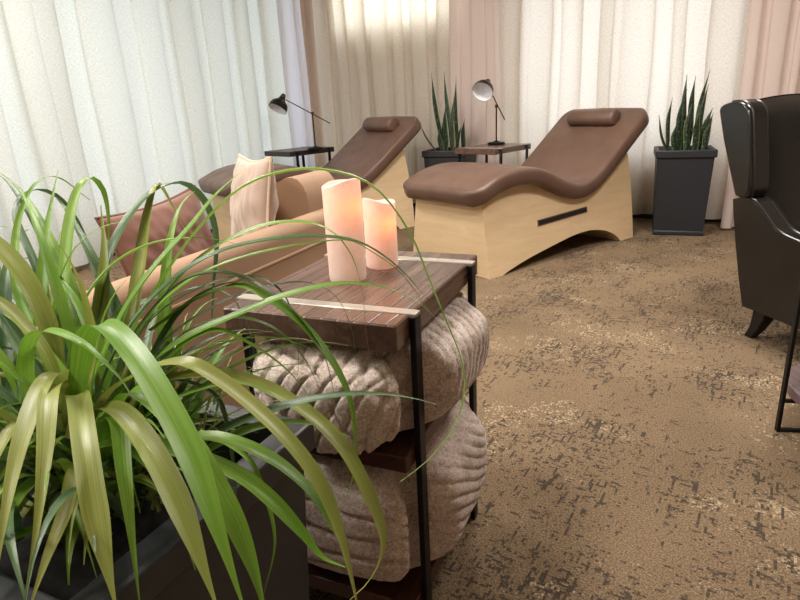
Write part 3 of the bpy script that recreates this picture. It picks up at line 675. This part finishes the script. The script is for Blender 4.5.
# ------------------------------------------------------------------ arm lamps
def lamp(label, loc, pole_h, arm0, arm1, shade_dir, shade_base):
    r = thing('arm_lamp', label, 'lamp', loc, 0, 'arm desk lamps on the side tables')
    lathe_obj('base', [(0, 0), (.072, 0), (.074, .004), (.073, .014), (.068, .018), (.03, .022), (.014, .030), (0, .030)], M['dark_metal'], r)
    tube_obj('pole', [(0, 0, .025), (0, 0, pole_h)], .006, M['dark_metal'], r, 10)
    tube_obj('arm', [arm0, arm1], [.0045, .0045], M['dark_metal'], r, 10)
    lathe_obj('pivot', [(0, -.012), (.012, -.010), (.013, .008), (.008, .014), (0, .014)], M['brass'], r, 16, Matrix.Translation((0, 0, pole_h)))
    D = Vector(shade_dir).normalized(); Q = D.to_track_quat('Z', 'Y').to_matrix().to_4x4()
    M4 = Matrix.Translation(Vector(shade_base)) @ Q
    sh = lathe_obj('shade', [(.030, -.058), (.034, -.045), (.046, -.030), (.072, -.006), (.084, .022), (.088, .055), (.086, .055), (.081, .022), (.069, -.003), (.043, -.026), (.0, -.030)], [M['dark_metal'], M['shade_in']], r, 36, M4)
    for f in sh.data.polygons:
        c = (M4.inverted() @ f.center); rr = Vector((c.x, c.y)).length
        prof_in = f.normal.dot(D) > .0 or (Vector((c.x, c.y, 0)).length > 1e-6 and f.normal.dot((M4.to_3x3() @ Vector((c.x, c.y, 0))).normalized()) < 0)
        if prof_in and c.z > -.032 and not (c.z > .0545): f.material_index = 1
    lathe_obj('shade_cap', [(0, -.098), (.017, -.098), (.019, -.094), (.019, -.084), (.024, -.082), (.026, -.060), (.031, -.057), (0, -.057)], M['brass'], r, 24, M4)
    return r
zt = .662
L1 = Vector((-.710, 5.725, zt))
lamp('dark arm lamp reaching left from the corner side table, shade tilted down', L1, .318, (-.235, .035, .448), (.155, -.03, .225), (-.40, -.42, -.80), (-.292, .035, .415))
L2 = Vector((.880, 5.20, zt))
lamp('arm lamp on the table between the loungers, white inside of shade facing out', L2, .305, (-.045, -.055, .402), (.075, .03, .195), (-.42, -.70, -.56), (-.103, -.040, .455))

# ------------------------------------------------------------------ square planters
def square_tub(name, top, bot, h, rimw, rimh, parent, taper_rim=.012):
    bm = bmesh.new()
    def ring(s, z): return [bm.verts.new((x*s/2, y*s/2, z)) for x, y in ((-1, -1), (1, -1), (1, 1), (-1, 1))]
    def bridge(a, b):
        for k in range(4): bm.faces.new((a[k], a[(k+1) % 4], b[(k+1) % 4], b[k]))
    body_top = top-taper_rim*2
    rs = [ring(bot-.02, 0), ring(bot, .004), ring(bot, .03), ring(bot-.012, .034), ring(body_top-.004, h-rimh), ring(top, h-rimh+.004), ring(top, h-.004), ring(top-.008, h),
          ring(top-2*rimw+.006, h), ring(top-2*rimw, h-.005), ring(top-2*rimw-.01, h-.09)]
    for a, b in zip(rs, rs[1:]): bridge(a, b)
    bm.faces.new(rs[0][::-1]); bm.faces.new(rs[-1])
    es = [e for e in bm.edges if abs((e.verts[0].co-e.verts[1].co).z) > .02 and abs(e.verts[0].co.x-e.verts[1].co.x) < .08]
    o = mesh_obj(name, bm, M['planter'], parent, angle=30)
    bv = o.modifiers.new('Bevel', 'BEVEL'); bv.width = .006; bv.segments = 2; bv.limit_method = 'ANGLE'; bv.angle_limit = radians(35)
    return o
def soil_mound(size, z, parent):
    n = 14; vs = []; fs = []; rnd = random.Random(4)
    for j in range(n+1):
        for i in range(n+1):
            x = (i/n-.5)*size; y = (j/n-.5)*size
            e = 1-max(abs(x), abs(y))*2/size
            vs.append((x, y, z+.02*min(1, e*3)+rnd.uniform(-.004, .004)))
    for j in range(n):
        for i in range(n): a = j*(n+1)+i; fs.append((a, a+1, a+n+2, a+n+1))
    return raw_obj('soil', vs, fs, M['soil'], parent)

# snake plants
def snake_leaf(V, Fc, U, base, tip, w, twist, lean):
    base, tip = Vector(base), Vector(tip); n = 14
    ax = tip-base; side = Vector((cos(twist), sin(twist), 0)); side = (side-ax.normalized()*side.dot(ax.normalized())).normalized()
    nr = ax.normalized().cross(side); st = len(V)
    for i in range(n+1):
        u = i/n
        wd = w*(.55+.45*smoothstep(0, .35, u))*(1-smoothstep(.55, 1.0, u)**1.3*.97)
        c = base+ax*u+nr*lean*sin(pi*u)+side*.006*sin(u*7+twist)
        for k, (s, off) in enumerate(((-1, .0), (0, -.25), (1, .0))):
            V.append(tuple(c+side*s*wd/2+nr*off*wd)); U.append((k/2, u))
        for k, (s, off) in enumerate(((1, .004), (0, -.25+.0), (-1, .004))):
            V.append(tuple(c+side*s*wd/2*.96+nr*(off*wd-.004))); U.append((1-k/2, u))
    for i in range(n):
        for k in range(6):
            a = st+i*6+k; b = st+i*6+(k+1) % 6; Fc.append((a, b, b+6, a+6))
def snake_plant(label, loc, rz, leaves):
    r = thing('potted_snake_plant', label, 'potted plant', loc, rz, 'snake plants in tall square planters')
    h = .62
    square_tub('planter', .40, .345, h, .03, .055, r)
    soil_mound(.355, h-.06, r)
    for (bx, by, tx, ty, tz, w, tw) in leaves:
        w *= .84
        V, Fc, U = [], [], []
        snake_leaf(V, Fc, U, (bx, by, h-.07), (tx, ty, tz), w, tw, .012)
        raw_obj('leaf', V, Fc, M['snake'], r, uvs=U, angle=50)
    return r
LV1 = [(-.07, 0, -.165, .0, 1.27, .046, .3), (.0, .04, -.065, .06, 1.27, .048, -.2), (.06, 0, .06, .0, 1.22, .042, .4), (-.03, -.05, -.02, -.06, 1.0, .05, .1), (.03, -.06, .05, -.07, .93, .05, -.5),
       (-.09, -.03, -.27, -.08, .86, .018, .9), (.09, .05, .12, .04, .87, .05, 0), (.01, .0, .03, .02, 1.06, .048, .6), (.05, -.04, .12, -.05, .82, .04, .2), (-.08, .06, -.10, .08, .84, .05, -.3), (-.05, -.08, -.07, -.1, .80, .05, .1)]
snake_plant('snake plant in charcoal planter standing behind between the two loungers', (.520, 5.505, 0), radians(-24), LV1)
LV2 = [(.0, .0, -.035, .0, 1.13, .05, .3), (.02, .03, .03, .05, 1.12, .05, -.2), (.05, .0, .105, -.04, 1.15, .042, .5), (.06, -.03, .11, -.03, 1.06, .05, .1), (-.12, .02, -.115, .0, .98, .036, .2),
       (-.10, .0, -.20, -.10, .86, .03, .9), (.09, -.02, .15, -.04, .90, .055, .2), (.11, .0, .165, .0, .86, .055, -.2), (-.05, -.05, -.05, -.07, .98, .05, .0), (.0, -.08, .01, -.09, .93, .055, .3),
       (.05, -.08, .07, -.10, .88, .055, -.3), (-.03, .07, -.02, .09, 1.03, .05, .4), (.08, .06, .10, .08, .97, .05, 0), (-.07, -.09, -.08, -.11, .80, .05, .4), (.11, -.07, .15, -.1, .82, .05, .1)]
snake_plant('snake plant in charcoal planter at the curtain beside the black armchair', (2.145, 4.495, 0), radians(-21), LV2)

# ------------------------------------------------------------------ black wing armchair
def armchair():
    r = thing('wing_armchair', 'black leather wing armchair with splayed leg at the right edge', 'armchair', (1.911, 2.199, 0), radians(-78))
    LX, LY = -.28, -.33    # rear near leg
    def U(u): return u+LX
    BL = M['black_leather']
    def panel(name, poly, ya, yb, bulge=.018, bev=.022, mat=BL):
        bm = bmesh.new(); prism(bm, [(U(u), z) for u, z in poly], lambda u, z, s: (u, ya if s < 0 else yb, z))
        bmesh.ops.dissolve_limit(bm, angle_limit=.02, verts=bm.verts[:], edges=bm.edges[:])
        o = mesh_obj(name, bm, mat, r, angle=60)
        b = o.modifiers.new('Bevel', 'BEVEL'); b.width = bev; b.segments = 4; b.limit_method = 'ANGLE'; b.angle_limit = radians(50)
        return o
    armp = catmull([(-.115, .595, 0), (-.06, .588, 0), (0, .545, 0), (.075, .488, 0), (.17, .466, 0), (.30, .455, 0), (.44, .462, 0), (.515, .445, 0), (.54, .40, 0)], 26)
    arm = [(-.035, .135), (-.075, .25), (-.12, .40), (-.155, .53), (-.165, .58)]+[(p.x, p.y) for p in armp]+[(.535, .25), (.52, .135)]
    wingp = catmull([(-.165, .592, 0), (-.10, .586, 0), (-.078, .62, 0), (-.085, .70, 0), (-.105, .80, 0), (-.125, .90, 0), (-.14, .948, 0), (-.175, .976, 0), (-.235, .980, 0), (-.30, .966, 0), (-.318, .945, 0)], 34)
    wing = [(p.x, p.y) for p in wingp]+[(-.27, .82), (-.215, .70)]
    for s in (-1, 1):
        ya, yb = (-.375, -.275) if s < 0 else (.275, .375)
        o = panel('arm', arm, ya, yb, bev=.028)
        w = panel('wing', wing, ya-.004*0, yb, bev=.026)
        yo = ya if s < 0 else yb
        # welts along the panel edges
        for src, par in ((armp, o), (wingp[4:31], w)):
            inn = -.006 if s < 0 else .006
            tube_obj('welt', [(U(p.x)+.0, yo-inn*0+(.018 if s < 0 else -.018), p.y+.0) for p in src], .005, M['piping'], par, 6)
            tube_obj('welt', [(U(p.x)-.004, (yb-.016) if s < 0 else (ya+.016), p.y+.0) for p in src], .005, M['piping'], par, 6)
    # raked back between the wings, crowned top
    n, m = 18, 22; vs = []; fs = []
    for side in (0, 1):
        for j in range(m+1):
            v = j/m
            for i in range(n+1):
                x = (i/n-.5)*2
                z = .40+(.565+.03*(1-x*x))*v
                uu = -.055-.235*((z-.40)/.6)
                th = .065
                puff = .035*(1-x**4)*(1-(2*v-1)**6)
                rnd_ = .05*max(0, (v-.9)/.1)**2
                off = (puff+th*.5-rnd_) if side == 0 else (-th*.9+rnd_)
                vs.append((U(uu+off), x*.285, z))
    W = (n+1)*(m+1)
    for j in range(m):
        for i in range(n):
            a = j*(n+1)+i; fs.append((a, a+1, a+n+2, a+n+1)); b = a+W; fs.append((b, b+n+1, b+n+2, b+1))
    for i in range(n):
        a = m*(n+1)+i; fs.append((a, a+1, a+1+W, a+W)); a = i; fs.append((a+1, a, a+W, a+1+W))
    for j in range(m):
        a = j*(n+1); fs.append((a, a+n+1, a+n+1+W, a+W)); a = j*(n+1)+n; fs.append((a+n+1, a, a+W, a+n+1+W))
    raw_obj('backrest', vs, fs, BL, r, angle=60)
    bm = bmesh.new(); box(bm, U(-.02), U(.56), -.272, .272, .30, .455, .045, 5); mesh_obj('seat_cushion', bm, BL, r, angle=60)
    bm = bmesh.new(); box(bm, U(-.05), U(.525), -.275, .275, .135, .30, .01, 2); mesh_obj('seat_base', bm, BL, r)
    def leg(x, y, dx, dy):
        bm = bmesh.new(); rings = []
        for z, w, k in ((.15, .034, 0), (.10, .030, .12), (.05, .024, .45), (.0, .019, 1)):
            cx, cy = x+dx*k, y+dy*k
            rings.append([bm.verts.new((cx+a*w, cy+b*w, z)) for a, b in ((-1, -1), (1, -1), (1, 1), (-1, 1))])
        for a, b in zip(rings, rings[1:]):
            for k in range(4): bm.faces.new((a[k], a[(k+1) % 4], b[(k+1) % 4], b[k]))
        bm.faces.new(rings[0]); bm.faces.new(rings[-1][::-1])
        o = mesh_obj('leg', bm, M['chair_leg'], r, angle=50)
        b = o.modifiers.new('Bevel', 'BEVEL'); b.width = .005; b.segments = 2
    leg(LX+.045, LY, -.05, -.01); leg(LX+.045, -LY, -.05, .01); leg(.20, LY, .02, 0); leg(.20, -LY, .02, 0)
    return r
armchair()

# ------------------------------------------------------------------ thin legged round table at the right edge
r = thing('round_table', 'round table on thin black metal legs with a low shelf, cut by the right edge', 'table', (1.44, 1.60, 0), 0)
lathe_obj('top', [(0, .62), (.234, .62), (.24, .623), (.24, .642), (.234, .645), (0, .645)], M['disc_wood'], r, 56)
lathe_obj('shelf', [(0, .112), (.242, .112), (.248, .116), (.248, .146), (.242, .150), (0, .150)], M['disc_wood'], r, 56)
for k in range(3):
    a = radians((169, 285, 20)[k]); x, y = .272*cos(a), .272*sin(a)
    bm = bmesh.new(); box(bm, -.005, .005, -.010, .010, 0, .62, .0015, 1); box(bm, -.06, .005, -.008, .008, .610, .620)
    box(bm, -.07, .005, -.008, .008, 0, .009, .0015, 1); box(bm, -.09, .005, -.006, .006, .102, .1115)
    bmesh.ops.transform(bm, matrix=Matrix.Translation((x, y, 0)) @ Matrix.Rotation(a, 4, 'Z'), verts=bm.verts[:])
    mesh_obj('leg', bm, M['iron'], r)

# ------------------------------------------------------------------ sofa with its back to the table
SO = FR-TA*TW-TA*.35            # a point on the outer back
sofa = thing('sofa', 'low tan upholstered sofa standing left of the candle table', 'sofa', SO, TY)
def rounded(name, x0, x1, y0, y1, z0, z1, bev, parent=sofa, mat=None, seg=6):
    bm = bmesh.new(); box(bm, x0, x1, y0, y1, z0, z1, bev, seg)
    return mesh_obj(name, bm, mat or M['sofa'], parent, angle=70)
rounded('backrest', -.085, 0, -.50, 1.27, .10, .685, .04)
def sloped_arm(y0, y1, hi):
    prof = catmull([(-.085, hi-.14, 0), (-.09, hi-.05, 0), (-.13, hi, 0), (-.20, hi-.01, 0), (-.29, hi-.09, 0), (-.36, hi-.20, 0), (-.50, hi-.26, 0), (-.64, hi-.29, 0), (-.70, hi-.34, 0)], 30)
    poly = [(p.x, p.y) for p in prof]+[(-.70, .10), (-.085, .10)]
    bm = bmesh.new(); prism(bm, poly, lambda u, z, q: (u, y0 if q < 0 else y1, z))
    bmesh.ops.dissolve_limit(bm, angle_limit=.02, verts=bm.verts[:], edges=bm.edges[:])
    o = mesh_obj('arm', bm, M['sofa'], sofa, angle=70)
    b = o.modifiers.new('Bevel', 'BEVEL'); b.width = .06; b.segments = 6; b.limit_method = 'ANGLE'; b.angle_limit = radians(50)
sloped_arm(1.03, 1.26, .80); sloped_arm(-.66, -.46, .66)
rounded('seat_base', -.66, -.112, -.458, 1.028, .10, .274, .02)
rounded('seat_cushion', -.70, -.115, -.455, .282, .275, .42, .05)
rounded('seat_cushion', -.70, -.115, .288, 1.02, .275, .42, .05)
tube_obj('welt', [(.002, -.47, .588), (.002, 1.26, .588)], .005, M['sofa'], sofa, 6)
for x, y in ((-.06, -.60), (-.06, 1.15), (-.62, -.60), (-.62, 1.15)):
    tube_obj('leg', [(x, y, 0), (x, y, .11)], [.018, .026], M['chair_leg'], sofa, 12)

def pillow(name, label, size, thick, center, normal, up_tilt, mat, wmat, roll=0, seed=1):
    r = thing(name, label, 'pillow', group='loose pillows on the sofa')
    n = 40; rnd = random.Random(seed)
    from mathutils import noise as N
    def outline(x, y):
        k = 1-.085*(1-abs(y)**2)*abs(x)**3*0
        return x*(1-.10*(1-y*y)*1), y*(1-.10*(1-x*x)*1)
    grid = {}
    bm = bmesh.new()
    for side in (1, -1):
        for j in range(n+1):
            for i in range(n+1):
                x = -1+2*i/n; y = -1+2*j/n
                ex = (1-abs(x)**2.2)*(1-abs(y)**2.2)
                if ex <= 1e-9 and side < 0: grid[(side, i, j)] = grid[(1, i, j)]; continue
                ox, oy = outline(x, y)
                h = thick/2*max(0, ex)**.45
                wr = N.noise(Vector((x*2.2, y*2.2, seed)))*.010+N.noise(Vector((x*6+y*3, y*1.5-x*4, seed+3)))*.008
                h += wr*min(1, ex*4)
                grid[(side, i, j)] = bm.verts.new((ox*size/2, oy*size/2, side*h))
        for j in range(n):
            for i in range(n):
                q = [grid[(side, i, j)], grid[(side, i+1, j)], grid[(side, i+1, j+1)], grid[(side, i, j+1)]]
                try: bm.faces.new(q if side > 0 else q[::-1])
                except ValueError: pass
    Z = Vector(normal).normalized(); Yv = Vector((0, 0, 1)); Yv = (Yv-Z*Yv.dot(Z)).normalized(); X = Yv.cross(Z)
    Rm = Matrix((X, Yv, Z)).transposed() @ Matrix.Rotation(roll, 3, 'Z')
    r.matrix_world = Matrix.Translation(Vector(center)) @ Rm.to_4x4()
    mesh_obj('cover', bm, mat, r, angle=180)
    pts = []
    for a, b in (((-1, -1), (1, -1)), ((1, -1), (1, 1)), ((1, 1), (-1, 1)), ((-1, 1), (-1, -1))):
        for k in range(20):
            u = k/20; x = a[0]+(b[0]-a[0])*u; y = a[1]+(b[1]-a[1])*u
            ox, oy = outline(x, y); pts.append((ox*size/2, oy*size/2, 0))
    tube_obj('welt', pts+[pts[0]], .0042, wmat, r, 6)
    return r
pillow('throw_pillow', 'beige pillow with pale welt propped upright in the far corner of the sofa', .39, .12, (-.510, 2.140, .700), (-.87, -.47, .16), 0, M['pillow_beige'], M['welt'], .03, 2)
pillow('throw_pillow', 'russet brown pillow lying against the sofa back behind the long grassy leaves', .37, .12, (-.690, 1.80, .624), (.86, -.50, .22), 0, M['pillow_brown'], M['pillow_brown'], .10, 6)

# ------------------------------------------------------------------ grassy plant in front
plant = thing('potted_grass_plant', 'charcoal square planter with long arching strappy leaves in the left foreground', 'potted plant', (-.430, .713, 0), -.4536)
PH = .593
tub = square_tub('planter', .432, .37, PH, .042, .05, plant); tub.data.materials[0] = M['tub']
soil_mound(.33, PH-.075, plant)
PM = (Matrix.Translation((-.430, .713, 0)) @ Matrix.Rotation(-.4536, 4, 'Z')).inverted()
LVt, LFc, LUv, LMi = [], [], [], []
def ribbon(pts, w, ci, n=30, taper=.25, v0=.1, fold=.16, twist=0., dry=False):
    P = catmull(pts, n); st = len(LVt)
    h = Vector((P[-1].x-P[0].x, P[-1].y-P[0].y, 0))
    if h.length < .02: h = Vector((.5, -.8, 0))
    h.normalize(); S0 = h.cross(Vector((0, 0, 1)))
    for i, p in enumerate(P):
        u = i/n
        tn = (P[min(i+1, n)]-P[max(i-1, 0)]).normalized()
        S = (S0-tn*S0.dot(tn))
        S = S.normalized() if S.length > .05 else S0
        nr = tn.cross(S)
        if twist:
            a = twist*u; S, nr = S*cos(a)+nr*sin(a), nr*cos(a)-S*sin(a)
        wd = w*(.75+.25*min(1, u*4))*(1-smoothstep(1-taper*2.2, 1.02, u)*.93)
        for k, (s, d) in enumerate(((-1, 0), (-.5, -.10), (0, -fold), (.5, -.10), (1, 0))):
            LVt.append(tuple(PM @ (p+S*s*wd/2+nr*d*wd*-1))); LUv.append((k/4+st*.13, u*3))
    for i in range(n):
        for k in range(4):
            a = st+i*5+k; LFc.append((a, a+1, a+6, a+5)); LMi.append(3 if (dry and i > n*.8) else ci)
for w, ci, pts in FRONDS: ribbon(pts, w*(.80 if w >= .026 else 1), ci, 44, .13 if w >= .024 else .26, twist=random.uniform(-.25, .25), dry=(w < .02 and random.random() < .15))
# the rest of the tuft: arching fountain of leaves from the crown
rnd = random.Random(12)
CR = Vector((-.432, .705, .60))
def arc(az, el, L, droop, base):
    d = Vector((cos(az)*cos(el), sin(az)*cos(el), sin(el))); p = base.copy(); out = [p.copy()]
    n = 10
    for k in range(n):
        p = p+d*(L/n); out.append(p.copy())
        d = (d+Vector((0, 0, -droop*(.4+k/n*1.4)))).normalized()
    return out
CAM = Vector((0, 0, 1.05))
SM = (Matrix.Translation(SO) @ Matrix.Rotation(TY, 4, 'Z')).inverted(); TM = (Matrix.Translation(TC) @ Matrix.Rotation(TY, 4, 'Z')).inverted()
def blocked(p):
    a = SM @ p; b = TM @ p
    return (-.80 < a.x < .03 and -.72 < a.y < 1.3 and a.z < .72) or (-TW/2-.03 < b.x < TW/2+.1 and -TD/2-.09 < b.y < TD/2+.05 and b.z < TH+.02)
def clip(pts):
    out = []
    for p in pts:
        if blocked(p): break
        out.append(p)
    return out
nf = 0
while nf < 170:
    az = rnd.uniform(0, 2*pi); el = rnd.uniform(.5, 1.45); L = rnd.uniform(.28, .70); dr = rnd.uniform(.10, .26)
    toward = cos(az-math.atan2(-.705, .432))           # 1 = straight at the camera
    right = cos(az-radians(20))
    if toward > .5: L *= .5; el = min(el, 1.1)
    if right > .3: L *= .62
    base = CR+Vector((rnd.uniform(-.09, .09), rnd.uniform(-.09, .09), rnd.uniform(-.06, .03)))
    pts = arc(az, el, L, dr, base)
    if min((p-CAM).length for p in pts) < .42 or max(p.z for p in pts) > .97: continue
    if any(p.z < PH+.012 and max(abs((PM @ p).x), abs((PM @ p).y)) > .16 for p in pts): 
        pts = [p for p in pts if not (p.z < PH+.012 and max(abs((PM @ p).x), abs((PM @ p).y)) > .16)]
        if len(pts) < 5: continue
    pts = clip(pts)
    if len(pts) < 5: continue
    ribbon(pts, rnd.choice((.008, .012, .016, .020, .024)), rnd.choice((0, 1, 1, 1, 2, 2)), 18, .3, twist=rnd.uniform(-.6, .6))
    nf += 1
# fine young blades low in the tuft
for k in range(70):
    az = rnd.uniform(-.9, 2.4); base = CR+Vector((rnd.uniform(-.03, .14), rnd.uniform(-.1, .14), -.03))
    pts = arc(az, rnd.uniform(.3, 1.3), rnd.uniform(.14, .34), rnd.uniform(.15, .35), base)
    pts = [p for p in pts if p.z > PH+.01 or max(abs((PM @ p).x), abs((PM @ p).y)) < .16]
    pts = clip(pts)
    if len(pts) > 4: ribbon(pts, rnd.uniform(.003, .007), rnd.choice((0, 1, 1)), 12, .35, twist=rnd.uniform(-.5, .5))
raw_obj('foliage', LVt, LFc, LEAF+[M['dry_leaf']], plant, uvs=LUv, mats_idx=LMi, recalc=False)

# ------------------------------------------------------------------ light
def area(name, p, q, z, sx, sz, direction, watts, col):
    ld = bpy.data.lights.new(name, 'AREA'); ld.shape = 'RECTANGLE'; ld.size = sx; ld.size_y = sz; ld.energy = watts; ld.color = col
    o = bpy.data.objects.new(name, ld); link(o); o.location = RW(p, q, z)
    o.rotation_euler = Vector(direction).to_track_quat('-Z', 'Y').to_euler(); return o
# daylight just outside each window
area('daylight', -.30, (W3[0]+W3[1])/2, (W3[2]+W3[3])/2, W3[1]-W3[0]+.5, W3[3]-W3[2]+.3, DD, 63, (.90, .97, 1.0))
area('daylight', (W1[0]+W1[1])/2, -.30, (W1[2]+W1[3])/2, W1[1]-W1[0], .7, LL, 15, (1, .97, .88))
area('daylight', (W2[0]+W2[1])/2, -.30, (W2[2]+W2[3])/2+.1, W2[1]-W2[0], 1.9, LL, 21, (.97, .97, 1.0))
# added warm fill under the unseen ceiling, no fixtures, spread to brighten the room
for p, q in ((1.4, 3.4), (1.6, 5.8), (2.9, 6.8), (3.2, 2.2), (4.6, 2.5), (3.1, 4.8)):
    area('ceiling_fill', p, q, HZ-.03, .5, .5, (0, 0, -1), 52, (1, .94, .87))

w = bpy.data.worlds.new('World'); SC.world = w; w.use_nodes = True
nt = w.node_tree; bg = nt.nodes['Background']; sky = nt.nodes.new('ShaderNodeTexSky')
sky.sky_type = 'HOSEK_WILKIE'; sky.turbidity = 4; sky.sun_direction = (-.4, .3, .85)
nt.links.new(sky.outputs[0], bg.inputs['Color']); bg.inputs['Strength'].default_value = .6

# ------------------------------------------------------------------ camera
pitch, roll, f = .3209, -.0514, 598.67
Fv = Vector((0, cos(pitch), -sin(pitch))); R0 = Vector((1, 0, 0)); U0 = R0.cross(Fv)
Rv = R0*cos(roll)+U0*sin(roll); Uv = -R0*sin(roll)+U0*cos(roll)
cd = bpy.data.cameras.new('camera'); cam = bpy.data.objects.new('camera', cd); link(cam)
cam.matrix_world = Matrix.Translation((0, 0, 1.05)) @ Matrix((Rv, Uv, -Fv)).transposed().to_4x4()
cd.sensor_width = 36; cd.lens = f/800*36; cd.clip_start = .02
SC.camera = cam
SC.view_settings.view_transform = 'Standard'; SC.view_settings.look = 'None'
SC.view_settings.exposure = 0; SC.view_settings.gamma = 1
try: SC.view_settings.use_curve_mapping = False
except Exception: pass
try:
    SC.cycles.use_denoising = True; SC.cycles.max_bounces = 10; SC.cycles.diffuse_bounces = 5; SC.cycles.transparent_max_bounces = 8
    SC.cycles.sample_clamp_indirect = 8
except Exception: pass
